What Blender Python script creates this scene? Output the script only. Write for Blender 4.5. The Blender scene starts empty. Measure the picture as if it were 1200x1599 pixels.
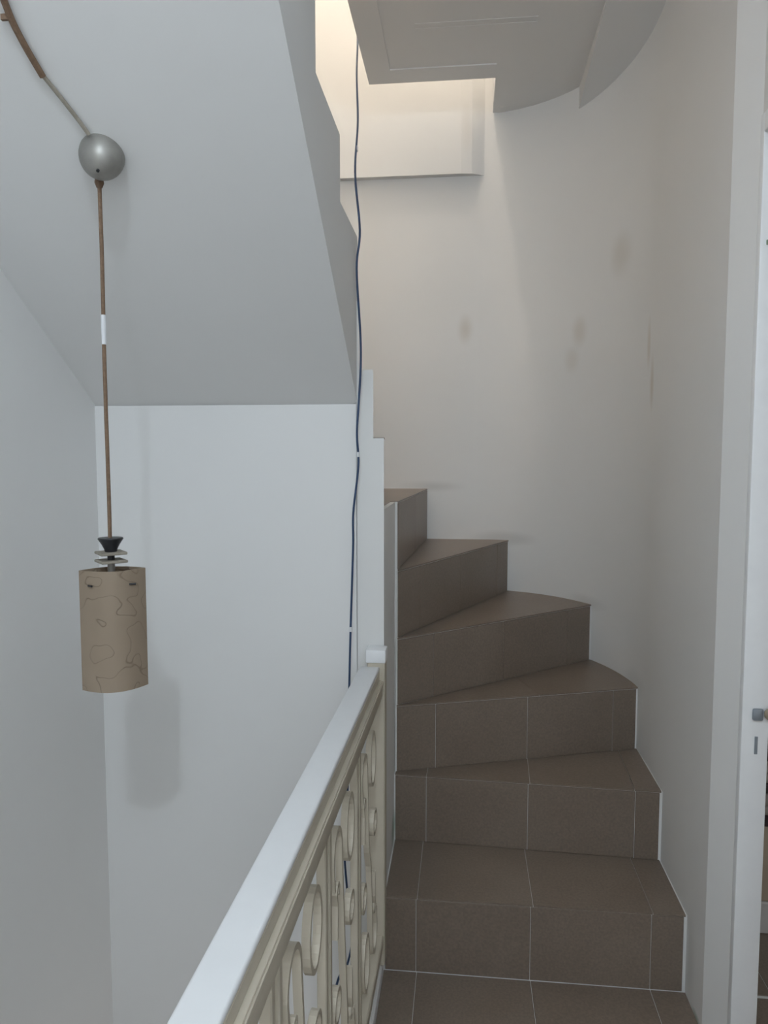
import bpy, bmesh, math, random
from mathutils import Vector, Matrix
random.seed(7)
SC = bpy.context.scene
C = SC.collection

# ------------------------------------------------------------------ camera, world, exposure
cam_d = bpy.data.cameras.new('camera'); cam = bpy.data.objects.new('camera', cam_d); C.objects.link(cam)
cam_d.sensor_fit = 'VERTICAL'; cam_d.sensor_height = 36.0; cam_d.lens = 36.0 * 1150 / 1599
cam_d.clip_start = 0.02
cam.location = (0, 0, 1.35); cam.rotation_euler = (math.radians(90 - 4.4), 0, math.radians(6.2))
SC.camera = cam

LAMP_POWER = 38.0        # landing ceiling lamp, watts
LAMP_COL = (0.78, 0.89, 1.0)
UPPER_POWER = 172.0      # lamp over the top of the stair, watts
UPPER_COL = (1.0, 0.87, 0.73)
w = bpy.data.worlds.new('daylight'); SC.world = w; w.use_nodes = True
bg = w.node_tree.nodes['Background']
bg.inputs[0].default_value = (1.0, 0.965, 0.92, 1); bg.inputs[1].default_value = 0.63
vs = SC.view_settings
vs.view_transform = 'Standard'; vs.look = 'None'; vs.gamma = 1.0; vs.use_curve_mapping = False
vs.exposure = -0.12

# ------------------------------------------------------------------ materials
def new_mat(name):
    m = bpy.data.materials.new(name); m.use_nodes = True
    nt = m.node_tree; return m, nt, nt.nodes['Principled BSDF']
def N(nt, typ, **kw):
    n = nt.nodes.new(typ)
    for k, v in kw.items():
        if k in n.inputs: n.inputs[k].default_value = v
        else: setattr(n, k, v)
    return n
def mixc(nt, fac, a, b, blend='MIX'):
    n = nt.nodes.new('ShaderNodeMix'); n.data_type = 'RGBA'; n.blend_type = blend
    for sock, v in ((n.inputs['Factor'], fac), (n.inputs['A'], a), (n.inputs['B'], b)):
        if hasattr(v, 'links') or hasattr(v, 'is_linked'): nt.links.new(v, sock)
        elif isinstance(v, (int, float)): sock.default_value = v
        else: sock.default_value = (*v, 1)
    return n.outputs['Result']
def simple(name, col, rough=0.5, metal=0.0, var=0.08, scale=30, bump=0.0, coat=0.0):
    m, nt, p = new_mat(name)
    tc = N(nt, 'ShaderNodeTexCoord')
    ns = N(nt, 'ShaderNodeTexNoise', Scale=scale, Detail=4.0)
    nt.links.new(tc.outputs['Object'], ns.inputs['Vector'])
    dark = tuple(c * (1 - var) for c in col); lite = tuple(min(1, c * (1 + var)) for c in col)
    nt.links.new(mixc(nt, ns.outputs['Fac'], dark, lite), p.inputs['Base Color'])
    p.inputs['Roughness'].default_value = rough; p.inputs['Metallic'].default_value = metal
    p.inputs['Coat Weight'].default_value = coat
    if bump:
        b = N(nt, 'ShaderNodeBump', Strength=bump, Distance=0.004)
        nt.links.new(ns.outputs['Fac'], b.inputs['Height']); nt.links.new(b.outputs[0], p.inputs['Normal'])
    return m
def wall_mat(name, col, stains=()):
    m, nt, p = new_mat(name)
    g = N(nt, 'ShaderNodeNewGeometry')
    n1 = N(nt, 'ShaderNodeTexNoise', Scale=2.2, Detail=3.0)
    nt.links.new(g.outputs['Position'], n1.inputs['Vector'])
    c = mixc(nt, n1.outputs['Fac'], tuple(v * 0.965 for v in col), tuple(min(1, v * 1.03) for v in col))
    for (ctr, rad, scol, amt) in stains:
        s1 = N(nt, 'ShaderNodeVectorMath', operation='SUBTRACT'); nt.links.new(g.outputs['Position'], s1.inputs[0]); s1.inputs[1].default_value = ctr
        s2 = N(nt, 'ShaderNodeVectorMath', operation='DIVIDE'); nt.links.new(s1.outputs[0], s2.inputs[0]); s2.inputs[1].default_value = rad
        s3 = N(nt, 'ShaderNodeVectorMath', operation='LENGTH'); nt.links.new(s2.outputs[0], s3.inputs[0])
        wob = N(nt, 'ShaderNodeMath', operation='MULTIPLY_ADD'); nt.links.new(n1.outputs['Fac'], wob.inputs[0]); wob.inputs[1].default_value = 0.5; nt.links.new(s3.outputs['Value'], wob.inputs[2])
        mr = N(nt, 'ShaderNodeMapRange', interpolation_type='SMOOTHSTEP'); nt.links.new(wob.outputs[0], mr.inputs['Value'])
        mr.inputs['From Min'].default_value = 0.35; mr.inputs['From Max'].default_value = 1.3
        mr.inputs['To Min'].default_value = amt; mr.inputs['To Max'].default_value = 0.0
        c = mixc(nt, mr.outputs['Result'], c, scol)
    nt.links.new(c, p.inputs['Base Color'])
    p.inputs['Roughness'].default_value = 0.55; p.inputs['Specular IOR Level'].default_value = 0.3
    return m
TAN = (0.50, 0.41, 0.29); GRIME = (0.30, 0.29, 0.27)
M_WALL = wall_mat('painted_plaster', (0.845, 0.845, 0.835))
M_WALL_ST = wall_mat('painted_plaster_stained', (0.845, 0.845, 0.835), [
    ((0.0, 2.972, 1.845), (0.04, 0.3, 0.075), TAN, 0.30),
    ((0.412, 2.779, 1.80), (0.03, 0.2, 0.07), TAN, 0.25),
    ((0.39, 2.79, 1.70), (0.03, 0.2, 0.06), TAN, 0.18),
    ((0.562, 2.37, 1.69), (0.05, 0.022, 0.10), TAN, 0.35),
    ((0.565, 2.33, 1.57), (0.05, 0.026, 0.11), TAN, 0.42),
    ((0.515, 2.589, 2.02), (0.03, 0.2, 0.09), TAN, 0.22),
    ((0.00, 2.972, 2.60), (0.035, 0.2, 0.12), TAN, 0.14),
    ((-0.12, 2.971, 1.225), (0.16, 0.2, 0.03), GRIME, 0.22),
    ((0.16, 2.94, 1.020), (0.16, 0.2, 0.035), GRIME, 0.24),
    ((0.44, 2.72, 0.815), (0.09, 0.16, 0.035), GRIME, 0.2),
    ((0.562, 2.42, 0.615), (0.05, 0.11, 0.05), GRIME, 0.16),
    ((0.565, 1.74, 0.0), (0.05, 0.05, 0.02), (0.10, 0.20, 0.12), 0.6),
    ((0.565, 1.80, 0.10), (0.05, 0.05, 0.15), GRIME, 0.18),
])
LEAF = (0.10, 0.20, 0.12)
M_STEP = wall_mat('painted_concrete', (0.80, 0.80, 0.785), [((-0.2, 2.09, 0.25), (0.02, 0.06, 0.07), LEAF, 0.6)])
M_WHITE = simple('white_gloss_paint', (0.86, 0.87, 0.88), 0.35, var=0.03)
M_CREAM = simple('cream_enamel', (0.58, 0.525, 0.425), 0.38, var=0.10, scale=18, bump=0.1)
M_CABLE = simple('blue_cable', (0.02, 0.05, 0.12), 0.45)
M_TAPE = simple('white_tape', (0.75, 0.76, 0.78), 0.6)
M_CORD = simple('brown_cord', (0.19, 0.12, 0.075), 0.7, var=0.4, scale=220)
M_CORD2 = simple('dusty_cord', (0.30, 0.27, 0.22), 0.7, var=0.3, scale=120)
M_BLACK = simple('black_metal', (0.025, 0.026, 0.03), 0.4, metal=0.3)
M_CHROME = simple('tarnished_nickel', (0.33, 0.32, 0.295), 0.42, metal=0.55, var=0.4, scale=32)
M_STEEL = simple('dull_steel', (0.30, 0.34, 0.38), 0.45, metal=0.5)
M_GREEN = simple('green_paint', (0.20, 0.27, 0.19), 0.6)
M_WOOD = simple('tan_board', (0.38, 0.31, 0.23), 0.55, var=0.2, scale=9)
M_PALE = simple('pale_plinth', (0.55, 0.53, 0.51), 0.5)
M_DARKCLOTH = simple('dark_cloth', (0.045, 0.03, 0.03), 0.9, var=0.4)
M_GREYCLOTH = simple('greige_cloth', (0.32, 0.27, 0.24), 0.9, var=0.25)
M_PINK = simple('pink_cloth', (0.42, 0.14, 0.18), 0.9, var=0.25)
M_FRAME = simple('white_door_enamel', (0.93, 0.95, 0.97), 0.4, var=0.04)

def tile_mat():
    m, nt, p = new_mat('brown_ceramic_tile')
    oi = N(nt, 'ShaderNodeObjectInfo'); g = N(nt, 'ShaderNodeNewGeometry')
    off = N(nt, 'ShaderNodeVectorMath', operation='ADD'); nt.links.new(g.outputs['Position'], off.inputs[0])
    sc_ = N(nt, 'ShaderNodeVectorMath', operation='SCALE'); sc_.inputs[0].default_value = (7, 5, 3); nt.links.new(oi.outputs['Random'], sc_.inputs['Scale']); nt.links.new(sc_.outputs[0], off.inputs[1])
    n1 = N(nt, 'ShaderNodeTexNoise', Scale=5.0, Detail=3.0); n2 = N(nt, 'ShaderNodeTexNoise', Scale=160.0, Detail=3.0)
    for n in (n1, n2): nt.links.new(off.outputs[0], n.inputs['Vector'])
    c = mixc(nt, n1.outputs['Fac'], (0.185, 0.141, 0.107), (0.25, 0.203, 0.165))
    hs = N(nt, 'ShaderNodeMapRange'); nt.links.new(n2.outputs['Fac'], hs.inputs['Value'])
    hs.inputs['From Min'].default_value = 0.3; hs.inputs['From Max'].default_value = 0.7; hs.inputs['To Min'].default_value = 0.88; hs.inputs['To Max'].default_value = 1.1
    v = N(nt, 'ShaderNodeHueSaturation'); nt.links.new(c, v.inputs['Color']); nt.links.new(hs.outputs[0], v.inputs['Value'])
    nt.links.new(v.outputs[0], p.inputs['Base Color'])
    p.inputs['Roughness'].default_value = 0.36; p.inputs['Specular IOR Level'].default_value = 0.4
    b = N(nt, 'ShaderNodeBump', Strength=0.08, Distance=0.002); nt.links.new(n2.outputs['Fac'], b.inputs['Height']); nt.links.new(b.outputs[0], p.inputs['Normal'])
    return m
M_TILE = tile_mat()
def shade_mat():
    m, nt, p = new_mat('frosted_crackle_glass')
    tc = N(nt, 'ShaderNodeTexCoord')
    n1 = N(nt, 'ShaderNodeTexNoise', Scale=26.0, Detail=0.6); n2 = N(nt, 'ShaderNodeTexNoise', Scale=9.0, Detail=2.0)
    for n in (n1, n2): nt.links.new(tc.outputs['Object'], n.inputs['Vector'])
    r = N(nt, 'ShaderNodeValToRGB'); nt.links.new(n1.outputs['Fac'], r.inputs[0])
    e = r.color_ramp.elements; e[0].position = 0.478; e[0].color = (0, 0, 0, 1); e[1].position = 0.49; e[1].color = (1, 1, 1, 1)
    x = e.new(0.502); x.color = (0, 0, 0, 1)
    base = mixc(nt, n2.outputs['Fac'], (0.40, 0.315, 0.23), (0.52, 0.42, 0.32))
    c = mixc(nt, r.outputs['Color'], base, (0.32, 0.25, 0.18))
    nt.links.new(c, p.inputs['Base Color']); p.inputs['Roughness'].default_value = 0.5
    tr = N(nt, 'ShaderNodeBsdfTranslucent'); nt.links.new(c, tr.inputs['Color'])
    mx = N(nt, 'ShaderNodeMixShader'); mx.inputs[0].default_value = 0.35
    nt.links.new(p.outputs[0], mx.inputs[1]); nt.links.new(tr.outputs[0], mx.inputs[2])
    b = N(nt, 'ShaderNodeBump', Strength=0.5, Distance=0.002, invert=True); nt.links.new(r.outputs['Color'], b.inputs['Height']); nt.links.new(b.outputs[0], p.inputs['Normal'])
    nt.links.new(mx.outputs[0], nt.nodes['Material Output'].inputs['Surface'])
    return m
M_SHADE = shade_mat()
def glow(name, col, s):
    m, nt, p = new_mat(name)
    p.inputs['Emission Color'].default_value = (*col, 1); p.inputs['Emission Strength'].default_value = s
    p.inputs['Base Color'].default_value = (0.8, 0.8, 0.8, 1); return m

# ------------------------------------------------------------------ mesh helpers
def link(name, me, mat, parent=None, smooth=False):
    o = bpy.data.objects.new(name, me); C.objects.link(o)
    if mat: me.materials.append(mat)
    if smooth:
        for p in me.polygons: p.use_smooth = True
        me.set_sharp_from_angle(angle=math.radians(12 if smooth == 12 else 35))
    if parent is not None:
        o.parent = parent
        if parent.type == 'EMPTY' or parent.location.length or parent.parent:
            pm = Matrix.Identity(4); q = parent
            chain = []
            while q: chain.append(q); q = q.parent
            for q in reversed(chain): pm = pm @ q.matrix_basis
            o.matrix_basis = pm.inverted() @ o.matrix_basis
    return o
def from_bm(name, bm, mat, parent=None, smooth=False):
    bmesh.ops.recalc_face_normals(bm, faces=bm.faces)
    me = bpy.data.meshes.new(name); bm.to_mesh(me); bm.free()
    return link(name, me, mat, parent, smooth)
def bevel(bm, r, seg=1):
    bmesh.ops.bevel(bm, geom=[e for e in bm.edges if e.is_manifold and e.calc_face_angle(0) > 0.6], offset=r, segments=seg, profile=0.5, affect='EDGES', clamp_overlap=True)
def add_prism(bm, poly, z0, z1):
    a = [bm.verts.new((x, y, z0)) for x, y in poly]; b = [bm.verts.new((x, y, z1)) for x, y in poly]
    n = len(poly); bm.faces.new(a[::-1]); bm.faces.new(b)
    for i in range(n): bm.faces.new((a[i], a[(i + 1) % n], b[(i + 1) % n], b[i]))
def add_box(bm, x0, x1, y0, y1, z0, z1): add_prism(bm, [(x0, y0), (x1, y0), (x1, y1), (x0, y1)], z0, z1)
def prism(name, poly, z0, z1, mat, parent=None, bev=0, smooth=False):
    bm = bmesh.new(); add_prism(bm, poly, z0, z1)
    if bev: bmesh.ops.recalc_face_normals(bm, faces=bm.faces); bevel(bm, bev)
    return from_bm(name, bm, mat, parent, smooth)
def box(name, x0, x1, y0, y1, z0, z1, mat, parent=None, bev=0, seg=1):
    bm = bmesh.new(); add_box(bm, x0, x1, y0, y1, z0, z1)
    if bev: bmesh.ops.recalc_face_normals(bm, faces=bm.faces); bevel(bm, bev, seg)
    return from_bm(name, bm, mat, parent, bev > 0 and seg > 1)
def profile_x(name, poly_yz, x0, x1, mat, parent=None):
    bm = bmesh.new()
    a = [bm.verts.new((x0, y, z)) for y, z in poly_yz]; b = [bm.verts.new((x1, y, z)) for y, z in poly_yz]
    n = len(poly_yz); bm.faces.new(a); bm.faces.new(b[::-1])
    for i in range(n): bm.faces.new((a[i], a[(i + 1) % n], b[(i + 1) % n], b[i]))
    return from_bm(name, bm, mat, parent)
def smooth_path(pts, k=6):
    P = [Vector(p) for p in pts]; out = []
    for i in range(len(P) - 1):
        p0 = P[max(i - 1, 0)]; p1 = P[i]; p2 = P[i + 1]; p3 = P[min(i + 2, len(P) - 1)]
        for j in range(k):
            t = j / k
            out.append(0.5 * ((2 * p1) + (p2 - p0) * t + (2 * p0 - 5 * p1 + 4 * p2 - p3) * t * t + (3 * p1 - p0 - 3 * p2 + p3) * t ** 3))
    out.append(P[-1]); return out
def tube(name, pts, r, mat, parent=None, n=8, k=6):
    path = smooth_path(pts, k) if k else [Vector(p) for p in pts]
    rr = r if callable(r) else (lambda t: r)
    bm = bmesh.new(); rings = []; ref = Vector((0.31, 0.77, 0.55))
    for i, p in enumerate(path):
        t = (path[min(i + 1, len(path) - 1)] - path[max(i - 1, 0)]).normalized()
        u = t.cross(ref).normalized(); v = t.cross(u)
        q = rr(i / (len(path) - 1))
        rings.append([bm.verts.new(p + (u * math.cos(a) + v * math.sin(a)) * q) for a in [2 * math.pi * j / n for j in range(n)]])
    for a, b in zip(rings, rings[1:]):
        for j in range(n): bm.faces.new((a[j], a[(j + 1) % n], b[(j + 1) % n], b[j]))
    bm.faces.new(rings[0][::-1]); bm.faces.new(rings[-1])
    return from_bm(name, bm, mat, parent, True)
def lathe(name, prof, loc, mat, parent=None, n=32, rot=None):
    bm = bmesh.new(); rings = []
    for r, z in prof:
        rings.append([bm.verts.new((r * math.cos(2 * math.pi * j / n), r * math.sin(2 * math.pi * j / n), z)) for j in range(n)])
    for a, b in zip(rings, rings[1:]):
        for j in range(n): bm.faces.new((a[j], a[(j + 1) % n], b[(j + 1) % n], b[j]))
    bm.faces.new(rings[0][::-1]); bm.faces.new(rings[-1])
    M = Matrix.Translation(loc) @ (rot.to_matrix().to_4x4() if rot else Matrix.Identity(4))
    bmesh.ops.transform(bm, matrix=M, verts=bm.verts)
    return from_bm(name, bm, mat, parent, True)
def empty(name, loc=(0, 0, 0)):
    o = bpy.data.objects.new(name, None); C.objects.link(o); o.location = loc; o.empty_display_size = 0.1; return o
def tag(o, label, cat, group=None):
    o['label'] = label; o['category'] = cat
    if group: o['group'] = group
    return o
def struct(o, label=None):
    o['kind'] = 'structure'
    if label: o['label'] = label
    return o
def clip(poly, p, nrm):          # keep the side where (q-p).nrm >= 0
    out = []
    for i in range(len(poly)):
        a, b = poly[i], poly[(i + 1) % len(poly)]
        da = (a[0] - p[0]) * nrm[0] + (a[1] - p[1]) * nrm[1]; db = (b[0] - p[0]) * nrm[0] + (b[1] - p[1]) * nrm[1]
        if da >= 0: out.append(a)
        if (da > 0 > db) or (da < 0 < db):
            t = da / (da - db); out.append((a[0] + (b[0] - a[0]) * t, a[1] + (b[1] - a[1]) * t))
    return out

# ------------------------------------------------------------------ plan of the place
XR = 0.565; XL = -0.96; YB = 2.97; XI = -0.2; XS = -0.268; YF = 1.84
ECX, ECY, EA, EB = 0.05, 2.30, 0.515, 0.67          # the rounded corner of the stair wall
def ell(a): return (ECX + EA * math.cos(a), ECY + EB * math.sin(a))
Z_CEIL = 2.66; Z_UP = 2.81; Z_TOP = 6.2; Z_LOW = -2.9
RISE = 0.2027
TOPZ = [0, RISE, 2 * RISE, 3 * RISE, 4 * RISE, 5 * RISE, 6 * RISE, 1.395, 1.565, 1.735, 1.89, 2.028, 2.185, 2.34, 2.50, 2.66, Z_UP]

# ------------------------------------------------------------------ walls
def wall_strip(bm, line, out, z0, z1):
    poly = list(line) + list(out)[::-1]; add_prism(bm, poly, z0, z1)
arc = [ell(math.pi / 2 * i / 36) for i in range(37)]
arc_o = [(ECX + (EA + 0.11) * math.cos(math.pi / 2 * i / 36), ECY + (EB + 0.11) * math.sin(math.pi / 2 * i / 36)) for i in range(37)]
bm = bmesh.new()
wall_strip(bm, [(0.598, 1.625), (XR, 1.70), (XR, 2.29)] + arc, [(0.652, 1.625), (0.652, 1.70), (0.652, 2.29)] + arc_o, -0.15, Z_TOP)
add_box(bm, 0.598, 0.652, 0.66, 1.625, 2.04, Z_TOP)
add_box(bm, XR, 0.675, -1.3, 0.66, -0.15, Z_TOP)
struct(from_bm('wall_right', bm, M_WALL_ST, smooth=12), 'white plaster wall curving round behind the winding steps')
struct(box('wall_back', XL - 0.1, ECX, YB, YB + 0.11, -0.15, Z_TOP, M_WALL_ST), 'white back wall above the winding steps')
# thicker plaster of the upper storey, ends in a ledge over the steps
struct(prism('trim_1', [(XL, YB), (XL, 2.942), (-0.02, 2.942), (0.02, 2.947), (0.06, YB - 0.004), (0.07, YB)], 2.432, Z_TOP, M_WALL_ST), 'thicker upper plaster ending in a ledge on the back wall')
struct(box('wall_left', XL - 0.1, XL, 0.10, YB, Z_LOW, Z_TOP, M_WALL), 'white wall on the open side of the stairwell')
struct(box('wall_stairwell', XL, XS + 0.002, YF + 0.004, YF + 0.014, Z_LOW, 1.478, M_WALL), 'white wall under the sloping soffit at the end of the stairwell')
struct(box('wall_left', XL - 0.1, XL, -1.4, 0.10, Z_CEIL, Z_TOP, M_WALL), 'unseen left wall of the storey above, added to keep sky light out')  # out of view, keeps the upper storey closed to world light
struct(box('wall_front_blocker', XL, 0.652, -1.4, -1.3, -0.15, Z_CEIL, M_WALL), 'added unseen wall behind the viewer, blocking light from the back')  # added out of view so less world light reaches the stairwell from behind
struct(box('wall_upper', XL, 3.0, -1.4, -1.3, Z_CEIL, Z_TOP, M_WALL), 'unseen wall of the storey above, added to keep sky light out')  # added out of view to shut world light out of the upper storey

# ceiling slab with the notch the stair comes up through
slab = [(-0.345, 0.34), (-0.345, 2.69), (0.098, 2.69), (0.098, 2.96)]
aa = [a for a in arc if a[0] > 0.10][::-1]
slab += aa + [(XR, 2.29), (XR, -1.3), (XL, -1.3), (XL, 0.34)]
ceil = struct(prism('ceiling', slab, Z_CEIL, Z_UP, M_WALL), 'plastered underside of the upper floor slab')
box('border_band', -0.345, -0.262, 0.34, 2.69, Z_CEIL - 0.004, Z_CEIL, M_WALL, ceil)
box('border_band', -0.262, 0.098, 2.60, 2.69, Z_CEIL - 0.004, Z_CEIL, M_WALL, ceil)
box('moulding_strip', -0.16, 0.21, 2.345, 2.353, Z_CEIL - 0.0012, Z_CEIL, M_WALL, ceil)
box('moulding_strip', -0.16, 0.21, 2.372, 2.380, Z_CEIL - 0.0012, Z_CEIL, M_WALL, ceil)
bm = bmesh.new()
bx = [a for a in arc if a[0] > 0.395]
pl = [(0.395, 2.20), (XR, 2.20), (XR, 2.29)] + bx
lo = [bm.verts.new((x, y, Z_CEIL - 0.0005 - 0.075 * (y - 2.20) / 0.59)) for x, y in pl]
hi = [bm.verts.new((x, y, Z_CEIL + 0.01)) for x, y in pl]
n = len(pl); bm.faces.new(hi); bm.faces.new(lo[::-1])
for i in range(n): bm.faces.new((lo[i], lo[(i + 1) % n], hi[(i + 1) % n], hi[i]))
from_bm('beam', bm, M_WALL, ceil)
struct(box('ceiling', XL, 0.675, -1.3, YB, Z_TOP, Z_TOP + 0.1, M_WALL), 'unseen ceiling over the top of the stair, added to keep sky light out')  # unseen lid added so world light does not enter from above

# ------------------------------------------------------------------ landing floor and tiles
floor = struct(box('floor', XI, 2.6, -1.3, YF, -0.15, -0.002, M_STEP), 'landing floor of brown ceramic tiles')
struct(box('floor', XL, XI, -1.3, 0.34, -0.15, -0.002, M_STEP), 'strip of landing beside the stair head')
G = 0.0006
xs = [XI, -0.113, 0.181, 0.480, 0.779, 1.078, 1.377]
ys = [YF - 0.009]
while ys[-1] > 0.1: ys.append(ys[-1] - 0.299)
for i in range(len(xs) - 1):
    for j in range(len(ys) - 1):
        x1 = xs[i + 1]
        box('floor_tile', xs[i] + G, x1 - G, ys[j + 1] + G, ys[j] - G, -0.009, 0.0, M_TILE, floor, 0.0012)
# floor of the side room, beyond the doorway
rf = struct(box('floor', 0.68, 2.6, YF, 3.2, -0.15, -0.002, M_STEP), 'brown tiled floor of the side room')
for i in range(3, 6):
    for j in range(2): box('floor_tile', max(xs[i], 0.69) + G, xs[i + 1] - G, YF + 0.299 * j + G, YF + 0.299 * (j + 1) - G, -0.009, 0.0, M_TILE, rf, 0.0012)
struct(box('wall_room', 0.68, 2.6, 3.2, 3.3, -0.15, Z_CEIL, M_WALL), 'far wall of the side room')
struct(box('wall_room', 2.6, 2.7, -1.3, 3.3, -0.15, Z_CEIL, M_WALL), 'right wall of the side room')
struct(box('ceiling', 0.675, 2.6, -1.3, 3.2, Z_CEIL, Z_CEIL + 0.1, M_WALL), 'ceiling of the side room')

# ------------------------------------------------------------------ staircase
NW = (XI, 2.14)
stair = tag(empty('staircase', (0.18, YF, 0)), 'winding concrete staircase with brown ceramic tiled steps and white sides', 'staircase')
def on_wall(p, q):              # where the line p->q meets the outer wall
    for t in [i / 4000 for i in range(1, 12000)]:
        x = p[0] + (q[0] - p[0]) * t; y = p[1] + (q[1] - p[1]) * t
        if x < XL: return (XL, y)
        if y < ECY:
            if x > XR: return (XR, y)
        elif x < ECX:
            if y > YB: return (x, YB)
        elif ((x - ECX) / EA) ** 2 + ((y - ECY) / EB) ** 2 > 1: return (x, y)
inner = {1: (XI, YF), 2: (XI, 2.125), 3: NW, 4: NW, 5: NW, 6: NW, 7: (XI, YF), 8: (-0.227, YF), 9: (-0.264, YF), 10: (XS, 1.855)}
aim = {1: (XR + 1, YF), 2: (XR, 2.092), 3: (0.572, 2.40), 4: (0.46, 2.71), 5: (0.176, 2.965), 6: (-0.155, 2.97), 7: (-0.56, 2.97), 8: (-0.96, 2.75), 9: (-0.96, 2.25), 10: (-0.96, 1.855)}
outer = {k: on_wall(inner[k], aim[k]) for k in inner}
def wall_pts(a, b):             # wall vertices strictly between two outer points, walking up the stair
    out = []
    if a[1] <= 2.29 < b[1] and a[0] > 0: out.append((XR, 2.29))
    for p in arc[1:]:
        if p[0] < a[0] - 1e-4 and p[0] > b[0] + 1e-4 and (a[1] > 2.3 or p[1] > a[1]): out.append(p)
    if a[1] > 2.9 and b[0] <= XL + 1e-6: out.append((XL, YB))
    return out
def inset(poly, d): 
    c = (sum(p[0] for p in poly) / len(poly), sum(p[1] for p in poly) / len(poly))
    return poly
RJ = {1: [0.085, 0.379, 0.679], 2: [0.097, 0.393, 0.692], 3: [0.125, 0.422, 0.714], 4: [0.14, 0.435, 0.744], 5: [0.14, 0.44, 0.776], 6: [0.42], 7: [0.4, 0.8], 8: [0.5], 9: [0.4], 10: [0.3]}
TJ = {1: [0.088, 0.385, 0.682], 2: [0.097, 0.398, 0.690], 3: [0.46], 4: [], 5: [], 6: [], 7: [], 8: [], 9: []}
TT = 0.009
for k in range(1, 10):
    a, b, c, d = inner[k], outer[k], outer[k + 1], inner[k + 1]
    mid = wall_pts(b, c)
    body = [a, b] + mid + [c] + ([d] if d != a else [])
    if k == 9: body = [a, b, c, d, (XS, YF)]
    zt = TOPZ[k]; zb = TOPZ[k - 1]
    Lr = math.hypot(b[0] - a[0], b[1] - a[1]); gx, gy = (b[1] - a[1]) / Lr * (TT - 0.0022), -(b[0] - a[0]) / Lr * (TT - 0.0022)
    if k < 7: body = [a, (a[0] + gx, a[1] + gy), (b[0] + gx, b[1] + gy), b] + mid + [c] + ([d] if d != a else [])
    st = prism('step', body, -0.15 if k < 6 else Z_LOW, zt - 0.0022, M_STEP, stair)
    # riser line
    L = math.hypot(b[0] - a[0], b[1] - a[1]); u = ((b[0] - a[0]) / L, (b[1] - a[1]) / L); nf = (u[1], -u[0])   # nf points to the lower step
    lo = 0.004 if k <= 6 else 0.06; hi = L - 0.007
    cuts = [lo] + [j for j in RJ[k] if lo + 0.02 < j < hi - 0.02] + [hi]
    for s0, s1 in zip(cuts, cuts[1:]):
        q = lambda s, o: (a[0] + u[0] * s + nf[0] * o, a[1] + u[1] * s + nf[1] * o)
        prism('riser_tile', [q(s0 + G, 0.0005), q(s1 - G, 0.0005), q(s1 - G, TT), q(s0 + G, TT)], zb + 0.0006, zt - 0.0060, M_TILE, st, 0.001)
    # tread: tile edge reaches the riser face in front, stops at the next riser behind
    poly = [q(-0.0, TT), q(L + 0.0, TT), b] + mid + [c] + ([d] if d != a else [])
    if k == 9: poly = [q(0, TT), q(L, TT), b, c, d, (XS, YF)]
    b2 = c; a2 = d; L2 = math.hypot(b2[0] - a2[0], b2[1] - a2[1]); u2 = ((b2[0] - a2[0]) / L2, (b2[1] - a2[1]) / L2); n2 = (u2[1], -u2[0])
    poly = clip(poly, (a2[0] + n2[0] * 0.001, a2[1] + n2[1] * 0.001), n2)
    if k < 6: poly = clip(poly, q(lo, 0), u)
    if k == 6: poly = [q(0.006, TT), q(L, TT), b] + mid + [c, (XI - 0.014, YF + 0.004), (XI - 0.014, 2.14)]
    if k > 6: poly = clip(poly, (0, YF + 0.035), (0, 1))
    poly = [(x if x < XR - 0.004 else XR - 0.004, y if y < YB - 0.004 else YB - 0.004) for x, y in poly]
    cs = [-9] + TJ.get(k, []) + [9]
    for s0, s1 in zip(cs, cs[1:]):
        pg = clip(clip(poly, q(s0 + G, 0), u), q(s1 - G, 0), (-u[0], -u[1]))
        clean = []
        for p_ in pg:
            if not clean or math.hypot(p_[0] - clean[-1][0], p_[1] - clean[-1][1]) > 5e-4: clean.append(p_)
        if len(clean) > 2 and math.hypot(clean[0][0] - clean[-1][0], clean[0][1] - clean[-1][1]) < 5e-4: clean.pop()
        if len(clean) > 2: prism('tread_tile', clean, zt - 0.0045, zt, M_TILE, st, 0.0)
# upper flight: saw-toothed slab coming back over the stairwell
def soffit(y): return 1.472 + (1.86 - y) * 0.67
GO = 0.256; up = [(1.855, TOPZ[10])]
y = 1.855; yr = []
for k in range(10, 16):
    y2 = y - GO; yr.append((k, y, y2)); up += [(y2, TOPZ[k]), (y2, TOPZ[k + 1])]; y = y2
up += [(y - 0.05, Z_UP), (y - 0.05, soffit(y - 0.05)), ]
fl = profile_x('upper_flight', [(1.855, soffit(1.855))] + up, XL, XS, M_WALL, stair)
for k, y0, y1 in yr:
    for x0, x1 in ((XL + 0.01, -0.66), (-0.66, -0.36), (-0.36, XS - 0.02)):
        box('tread_tile', x0 + G, x1 - G, y1 + 0.002, y0 - 0.012, TOPZ[k], TOPZ[k] + 0.004, M_TILE, fl)
# flight coming up from the floor below, inside the well
lf = profile_x('lower_flight', [(y_, z_ - Z_UP) for y_, z_ in [(1.843, soffit(1.843))] + [(min(p[0], 1.843), p[1]) for p in up]], XL, XS, M_WALL, stair)
for k, y0, y1 in yr:
    y0 = min(y0, 1.84)
    for x0, x1 in ((XL + 0.01, -0.66), (-0.66, -0.36), (-0.36, XS - 0.02)):
        box('tread_tile', x0 + G, x1 - G, y1 + 0.002, y0 - 0.002, TOPZ[k] - Z_UP, TOPZ[k] - Z_UP + 0.004, M_TILE, lf)

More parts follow.
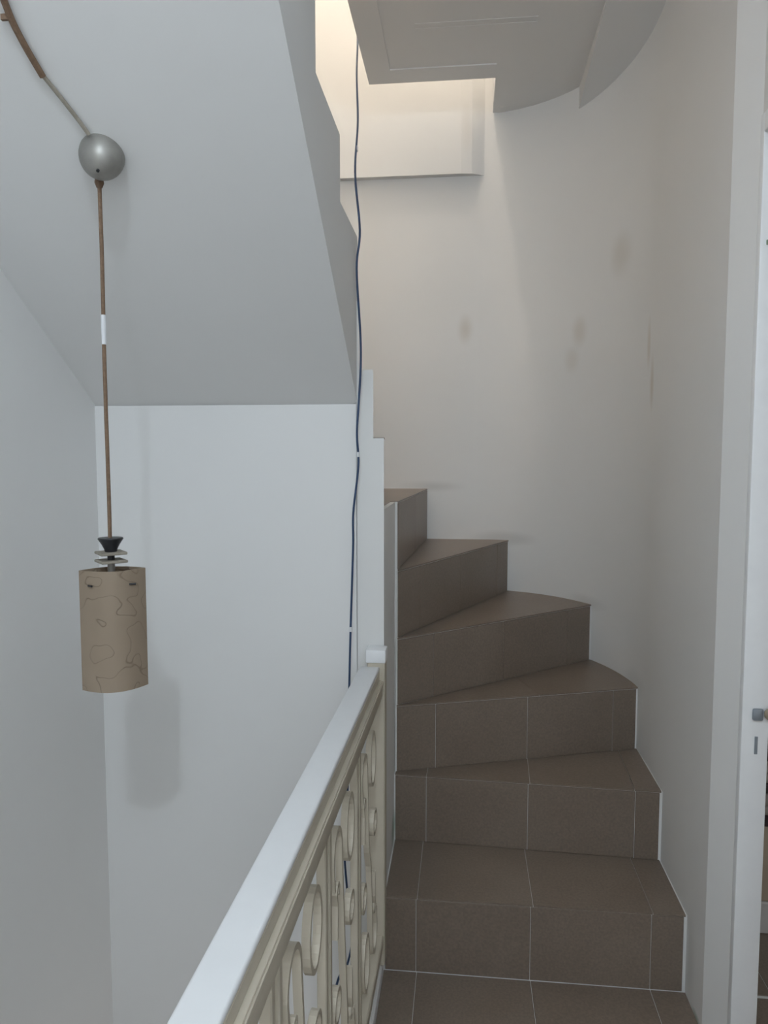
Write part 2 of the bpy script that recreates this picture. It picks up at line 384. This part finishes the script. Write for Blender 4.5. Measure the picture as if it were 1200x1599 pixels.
# ------------------------------------------------------------------ railing round the stairwell
struct(box('trim_2', -0.262, XI, 0.34, YF, -0.16, 0.035, M_WALL, None, 0.004), 'low white kerb under the railing')
rail = tag(empty('stair_railing', (-0.235, 1.1, 0.035)), 'cream wrought iron railing with white handrail beside the stairwell', 'railing')
XRAIL = -0.222
Y0R, Y1R = 0.36, 1.836
box('handrail', -0.266, -0.216, Y0R, 1.80, 0.811, 0.822, M_WHITE, rail, 0.004, 3)
box('handrail_base', -0.264, -0.2165, Y0R, 1.80, 0.788, 0.811, M_CREAM, rail, 0.002)
box('top_rail', -0.245, -0.208, Y0R, 1.80, 0.744, 0.788, M_CREAM, rail, 0.004, 2)
box('rail_lip', -0.2085, -0.2055, Y0R, 1.80, 0.778, 0.786, M_CREAM, rail, 0.001)
box('bottom_rail', -0.240, -0.206, Y0R, 1.83, 0.088, 0.118, M_CREAM, rail, 0.003)
for (pa, pb) in ((1.795, 1.838), (Y0R - 0.01, Y0R + 0.03)):
    bm = bmesh.new(); add_box(bm, -0.247, -0.203, pa, pb, 0.035, 0.835); bmesh.ops.recalc_face_normals(bm, faces=bm.faces); bevel(bm, 0.003)
    po = from_bm('post', bm, M_CREAM, rail)
    box('post_cap', -0.251, -0.200, pa - 0.004, pb + 0.003, 0.832, 0.866, M_WHITE, po, 0.004, 2)
def sweep(name, pts, closed, parent, tw=0.009, dx=0.013):
    P = [Vector((p[0], p[1])) for p in pts]; n = len(P); bm = bmesh.new(); R = []
    for i, p in enumerate(P):
        a = P[i - 1] if (closed or i) else P[0]; b = P[(i + 1) % n] if (closed or i < n - 1) else P[-1]
        t = (b - a).normalized(); m = Vector((-t.y, t.x)) * tw / 2
        R.append([bm.verts.new((XRAIL + sx * dx / 2, p.x + sm * m.x, p.y + sm * m.y)) for sx, sm in ((-1, -1), (1, -1), (1, 1), (-1, 1))])
    for i in range(n if closed else n - 1):
        a, b = R[i], R[(i + 1) % n]
        for j in range(4): bm.faces.new((a[j], a[(j + 1) % 4], b[(j + 1) % 4], b[j]))
    if not closed: bm.faces.new(R[0][::-1]); bm.faces.new(R[-1])
    return from_bm(name, bm, M_CREAM, parent)
def arcp(cx, cz, rx, rz, a0, a1, n=14): return [(cx + rx * math.cos(math.radians(a0 + (a1 - a0) * i / n)), cz + rz * math.sin(math.radians(a0 + (a1 - a0) * i / n))) for i in range(n + 1)]
bars = [0.505, 0.82, 1.135, 1.455]
W = 0.315
def scrolls(y0, y1):
    w_ = y1 - y0
    cz = 0.42
    def rot(p): return [(y0 + w_ - (q[0] - y0), 2 * cz - q[1]) for q in p]
    hair = [(y0 + 0.062, 0.60)] + arcp(y0 + 0.058, 0.618, 0.014, 0.014, -60, -200, 6)[::-1][:0] + [(y0 + 0.055, 0.645)] + arcp(y0 + 0.092, 0.65, 0.037, 0.045, 175, 0) + [(y0 + 0.140, 0.56), (y0 + 0.153, 0.46), (y0 + w_ / 2 + 0.0, 0.42)]
    full = hair + rot(hair)[::-1][1:]
    full = [tuple(v) for v in smooth_path([(p[0], p[1], 0) for p in full], 3)]
    sweep('scroll', [(p[0], p[1]) for p in full], False, rail)
    ov = arcp(y0 + 0.225, 0.635, 0.040, 0.062, 0, 360, 24)[:-1]
    sweep('scroll_ring', ov, True, rail); sweep('scroll_ring', rot(ov), True, rail)
    hk = [(y0 + 0.084, 0.50), (y0 + 0.088, 0.56)] + arcp(y0 + 0.092 , 0.585, 0.012, 0.012, 180, -60, 8)
    sweep('hook', hk, False, rail, 0.007); sweep('hook', rot(hk), False, rail, 0.007)
    rg = arcp(y0 + 0.085, 0.375, 0.028, 0.028, 0, 360, 18)[:-1]
    sweep('scroll_ring', rg, True, rail, 0.008); sweep('scroll_ring', rot(rg), True, rail, 0.008)
ends = [Y0R + 0.03] + bars + [1.795]
for b_ in bars:
    for dy in (-0.017, 0.017):
        box('baluster', XRAIL - 0.008, XRAIL + 0.008, b_ + dy - 0.008, b_ + dy + 0.008, 0.116, 0.746, M_CREAM, rail, 0.002)
for e0, e1 in zip(bars, bars[1:] + [1.795]): scrolls(e0, e1)
rail.rotation_euler.z = math.radians(-0.8)

# ------------------------------------------------------------------ pendant lamp under the soffit
LX, LY = -0.644, 1.277
sn = Vector((0, -0.67, -1)).normalized()
base = Vector((-0.628, 1.262, soffit(1.262)))
lamp = tag(empty('pendant_lamp', base), 'pendant lamp with beige crackled glass shade hanging on a brown cord', 'pendant lamp')
q = Vector((0, 0, 1)).rotation_difference(sn)
R0 = 0.038
prof = [(R0 * 0.96, -0.004), (R0, 0.004)] + [(R0 * math.cos(a), 0.006 + 0.044 * math.sin(a)) for a in [math.radians(8 + 76 * i / 10) for i in range(11)]] + [(0.001, 0.050)]
can = lathe('ceiling_rose', prof, base, M_CHROME, lamp, 36, q)
lathe('cord_outlet', [(0.007, -0.004), (0.008, 0.004), (0.005, 0.012)], Vector((LX, LY, soffit(LY) - 0.030)), M_CORD, can, 12, Vector((0, 0, 1)).rotation_difference(Vector((0, 0, -1))))
lathe('screw_hole', [(0.0028, -0.002), (0.0028, 0.002)], base + Vector((0.005, -0.030, -0.040)), M_BLACK, can, 10, q)
zc = soffit(LY) - 0.03
tube('cord', [(LX, LY, zc), (LX + 0.001, LY, 1.70), (LX, LY, 1.50), (LX + 0.001, LY, 1.30), (LX + 0.001, LY, 1.195)], 0.0036, M_CORD, lamp, 10)
tube('tape_wrap', [(LX + 0.0005, LY, 1.60), (LX + 0.0005, LY, 1.565)], 0.0046, M_TAPE, lamp, 10, 0)
tube('tape_wrap', [(LX + 0.0005, LY, 1.571), (LX + 0.0005, LY, 1.548)], 0.0042, M_TAPE, lamp, 10, 0)
lathe('cap', [(0.0215, 0.026), (0.0225, 0.024), (0.016, 0.014), (0.0115, 0.005), (0.0105, -0.001), (0.0065, -0.002), (0.0065, -0.020)][::-1], (LX + 0.002, LY, 1.174), M_BLACK, lamp, 28)
def plate(z, rz):
    bm = bmesh.new(); s = 0.0235; add_box(bm, -s, s, -s, s, -0.0025, 0.0025)
    bmesh.ops.rotate(bm, verts=bm.verts, matrix=Matrix.Rotation(rz, 3, 'Z')); bmesh.ops.translate(bm, verts=bm.verts, vec=(LX + 0.002, LY, z))
    bmesh.ops.recalc_face_normals(bm, faces=bm.faces); bevel(bm, 0.0012)
    from_bm('glass_plate', bm, M_CORD2, lamp)
plate(1.172, 0.72); plate(1.157, 0.76)
lathe('stem', [(0.0065, 1.135), (0.0065, 1.156)], (LX + 0.002, LY, 0), M_CHROME, lamp, 16)
lathe('lamp_holder', [(0.016, 1.06), (0.018, 1.075), (0.018, 1.125), (0.008, 1.136)], (LX + 0.002, LY, 0), M_BLACK, lamp, 24)
# lens-shaped shade: two bowed glass faces meeting at the left and right edges
zt_, zb_ = 1.142, 0.921
bm = bmesh.new(); ch = 0.0575; bow = 0.034; yaw = math.radians(24)
def vesica(half, b, n=18):
    pts = [(-half + 2 * half * i / n, -b * (1 - (-1 + 2 * i / n) ** 2)) for i in range(n)]
    pts += [(half - 2 * half * i / n, b * (1 - (-1 + 2 * i / n) ** 2)) for i in range(n)]
    return pts
tilt = Matrix.Rotation(math.radians(0.6), 4, 'Y')
def ring(half, b, z): 
    o = []
    for x, y_ in vesica(half, b):
        X = x * math.cos(yaw) - y_ * math.sin(yaw); Yv = x * math.sin(yaw) + y_ * math.cos(yaw)
        o.append(bm.verts.new((LX + 0.004 + X, LY + Yv, z)))
    return o
rows = [zt_ - (zt_ - zb_) * i / 12 for i in range(13)]
ro = [ring(ch, bow, z) for z in rows]; ri = [ring(ch - 0.005, bow - 0.003, z) for z in rows]
nn = len(ro[0])
for A, B in zip(ro, ro[1:]):
    for j in range(nn): bm.faces.new((A[j], A[(j + 1) % nn], B[(j + 1) % nn], B[j]))
for A, B in zip(ri, ri[1:]):
    for j in range(nn): bm.faces.new((A[j], B[j], B[(j + 1) % nn], A[(j + 1) % nn]))
for j in range(nn):
    bm.faces.new((ro[0][j], ri[0][j], ri[0][(j + 1) % nn], ro[0][(j + 1) % nn])); bm.faces.new((ro[-1][j], ro[-1][(j + 1) % nn], ri[-1][(j + 1) % nn], ri[-1][j]))
sh = from_bm('lamp_shade', bm, M_SHADE, lamp, True)
for sx in (-0.036, 0.036):
    xx = LX + 0.004 + sx * math.cos(yaw) + 0.0215 * math.sin(yaw); yy = LY + sx * math.sin(yaw) - 0.0225 * math.cos(yaw)
    s_ = math.copysign(1, sx)
    tube('shade_clip', [(xx - 0.005, yy - 0.002 + 0.003 * (-s_), 1.1165), (xx + 0.005, yy - 0.002 + 0.003 * s_, 1.1165)], 0.0018, M_BLACK, sh, 8, 0)
lathe('bulb', [(0.010, 1.06), (0.024, 1.03), (0.027, 1.01), (0.022, 0.985), (0.008, 0.972), (0.001, 0.97)], (LX + 0.002, LY, 0), M_WHITE, lamp, 20)
# feed cable pinned along the soffit
def sp(x, y_, d=0.006): return Vector((x, y_, soffit(y_))) + sn * d
tube('feed_conduit', [sp(-0.60, 0.86), sp(-0.650, 0.97), sp(-0.668, 1.06), sp(-0.670, 1.10), sp(-0.665, 1.147)], 0.0052, M_CORD, lamp, 10)
tube('feed_cord', [sp(-0.665, 1.147, 0.004), sp(-0.652, 1.18, 0.004), sp(-0.640, 1.212, 0.005), sp(-0.632, 1.228, 0.010)], 0.0034, M_CORD2, lamp, 8)
box('cable_pin', -0.684, -0.667, 1.068, 1.073, soffit(1.07) - 0.012, soffit(1.07) - 0.004, M_CORD, lamp)

# ------------------------------------------------------------------ blue cable
cb = [(-0.37, 2.40, 2.84), (-0.358, 2.46, 2.80), (-0.352, 2.452, 2.68), (-0.31, 2.14, 2.42), (-0.287, 2.00, 2.23), (-0.274, 1.86, 2.047), (-0.254, 1.80, 1.889), (-0.262, 1.80, 1.80), (-0.2535, 1.80, 1.646), (-0.2530, 1.80, 1.56), (-0.259, 1.80, 1.461), (-0.2625, 1.80, 1.40), (-0.259, 1.80, 1.325), (-0.272, 1.80, 1.209), (-0.273, 1.80, 1.12), (-0.280, 1.80, 0.911), (-0.284, 1.80, 0.763), (-0.288, 1.80, 0.60), (-0.29, 1.80, 0.46), (-0.297, 1.79, 0.36), (-0.29, 1.80, 0.22), (-0.275, 1.80, 0.13), (-0.278, 1.72, 0.09), (-0.285, 1.62, 0.12), (-0.295, 1.58, 0.05), (-0.30, 1.70, -0.10), (-0.31, 1.74, -0.35), (-0.33, 1.74, -0.80)]
bc = tag(tube('power_cable', cb, 0.0028, M_CABLE, None, 8, 8), 'thin dark blue cable hanging from the upper floor past the railing', 'cable')
for z, x in ((1.352, -0.2600), (0.915, -0.2797)):
    tube('tape_band', [(x, 1.80, z + 0.006), (x, 1.80, z - 0.006)], 0.0042, M_TAPE, bc, 8, 0)
tube('tape_band', [(-0.2795, 1.925, 2.134), (-0.2785, 1.915, 2.120)], 0.0042, M_TAPE, bc, 8, 0)

# ------------------------------------------------------------------ doorway on the right
dr = struct(box('door_1', 0.596, 0.652, 1.612, 1.640, 0.0, 2.04, M_FRAME, None, 0.003, 2), 'white painted door frame of the side room')
box('lintel', 0.596, 0.652, 0.66, 1.612, 2.0, 2.04, M_FRAME, dr, 0.002)
box('jamb', 0.594, 0.652, 0.62, 0.66, 0.0, 2.04, M_FRAME, dr, 0.002)
box('strike_slot', 0.6235, 0.6300, 1.6105, 1.6135, 0.711, 0.750, M_STEEL, dr, 0.0006)
bm = bmesh.new(); add_box(bm, 0.616, 0.638, 1.604, 1.6135, 0.786, 0.812); bmesh.ops.recalc_face_normals(bm, faces=bm.faces); bevel(bm, 0.004, 2)
from_bm('latch_keeper', bm, M_STEEL, dr, True)
lathe('bolt_knob', [(0.006, -0.012), (0.012, -0.006), (0.013, 0.004), (0.008, 0.012)], (0.650, 1.600, 0.803), M_WOOD, dr, 16, Vector((0, 0, 1)).rotation_difference(Vector((1, -0.3, 0))))
box('paint_fleck', 0.608, 0.620, 1.608, 1.6125, 1.777, 1.787, M_GREEN, dr, 0.001)
# things standing in the side room, seen through the slit of the doorway
ch_ = tag(empty('storage_chest', (1.1, 2.3, 0)), 'low tan chest on a pale plinth seen through the doorway', 'chest')
box('plinth', 0.76, 1.50, 2.09, 2.60, 0.0, 0.092, M_PALE, ch_, 0.003)
box('body', 0.765, 1.495, 2.094, 2.595, 0.092, 0.316, M_WOOD, ch_, 0.004)
box('lid', 0.755, 1.505, 2.085, 2.605, 0.316, 0.334, M_DARKCLOTH, ch_, 0.003)
def folded(name, x0, x1, y0, y1, z0, z1, mat, label, cat, layers):
    e = tag(empty(name, ((x0 + x1) / 2, (y0 + y1) / 2, z0)), label, cat, None)
    h = (z1 - z0) / layers
    for i in range(layers):
        j = random.uniform(-0.006, 0.006)
        box('fold', x0 + j, x1 + j, y0 + j, y1 + j, z0 + i * h + 0.0005, z0 + (i + 1) * h - 0.0005, mat, e, h * 0.42, 3)
folded('folded_blanket', 0.79, 1.30, 2.11, 2.50, 0.334, 0.392, M_GREYCLOTH, 'greige folded blanket lying directly on the chest lid', 'blanket', 2)
folded('folded_blanket', 0.80, 1.29, 2.115, 2.49, 0.392, 0.430, M_DARKCLOTH, 'dark folded blanket between two greige ones on the chest', 'blanket', 1)
folded('folded_blanket', 0.79, 1.30, 2.11, 2.50, 0.430, 0.482, M_GREYCLOTH, 'greige folded blanket above the dark one on the chest', 'blanket', 2)
folded('folded_blanket', 0.80, 1.28, 2.12, 2.48, 0.482, 0.610, M_DARKCLOTH, 'thick dark folded quilt on top of the blanket pile', 'quilt', 2)
folded('folded_towel', 0.80, 1.20, 2.13, 2.44, 0.610, 0.700, M_PINK, 'pink folded towel crowning the pile on the chest', 'towel', 2)

# ------------------------------------------------------------------ lamps
def room_lamp(x, y, zc, rb, rg, col, watts, label):
    e = tag(empty('ceiling_lamp', (x, y, zc)), label, 'ceiling lamp')
    lathe('lamp_base', [(rb * 0.85, zc - 0.025), (rb, zc - 0.015), (rb, zc)], (x, y, 0), M_WHITE, e, 24)
    bm = bmesh.new(); bmesh.ops.create_icosphere(bm, subdivisions=2, radius=rg * 0.5, matrix=Matrix.Translation((x, y, zc - 0.02 - rg * 0.5)))
    from_bm('globe', bm, glow('lit_globe', col, 6.0), e, True)
    ld = bpy.data.lights.new('bulb_light', 'POINT'); ld.energy = watts; ld.color = col; ld.shadow_soft_size = rg
    lo = bpy.data.objects.new('bulb_light', ld); C.objects.link(lo); lo.parent = e; lo.location = (0, 0, -0.027 - rg * 2.2)
room_lamp(-0.03, -0.62, Z_CEIL, 0.07, 0.042, LAMP_COL, LAMP_POWER, 'round white ceiling lamp on the landing ceiling')
room_lamp(-0.45, 2.25, Z_TOP, 0.12, 0.11, UPPER_COL, UPPER_POWER, 'warm ceiling lamp over the top of the stair')
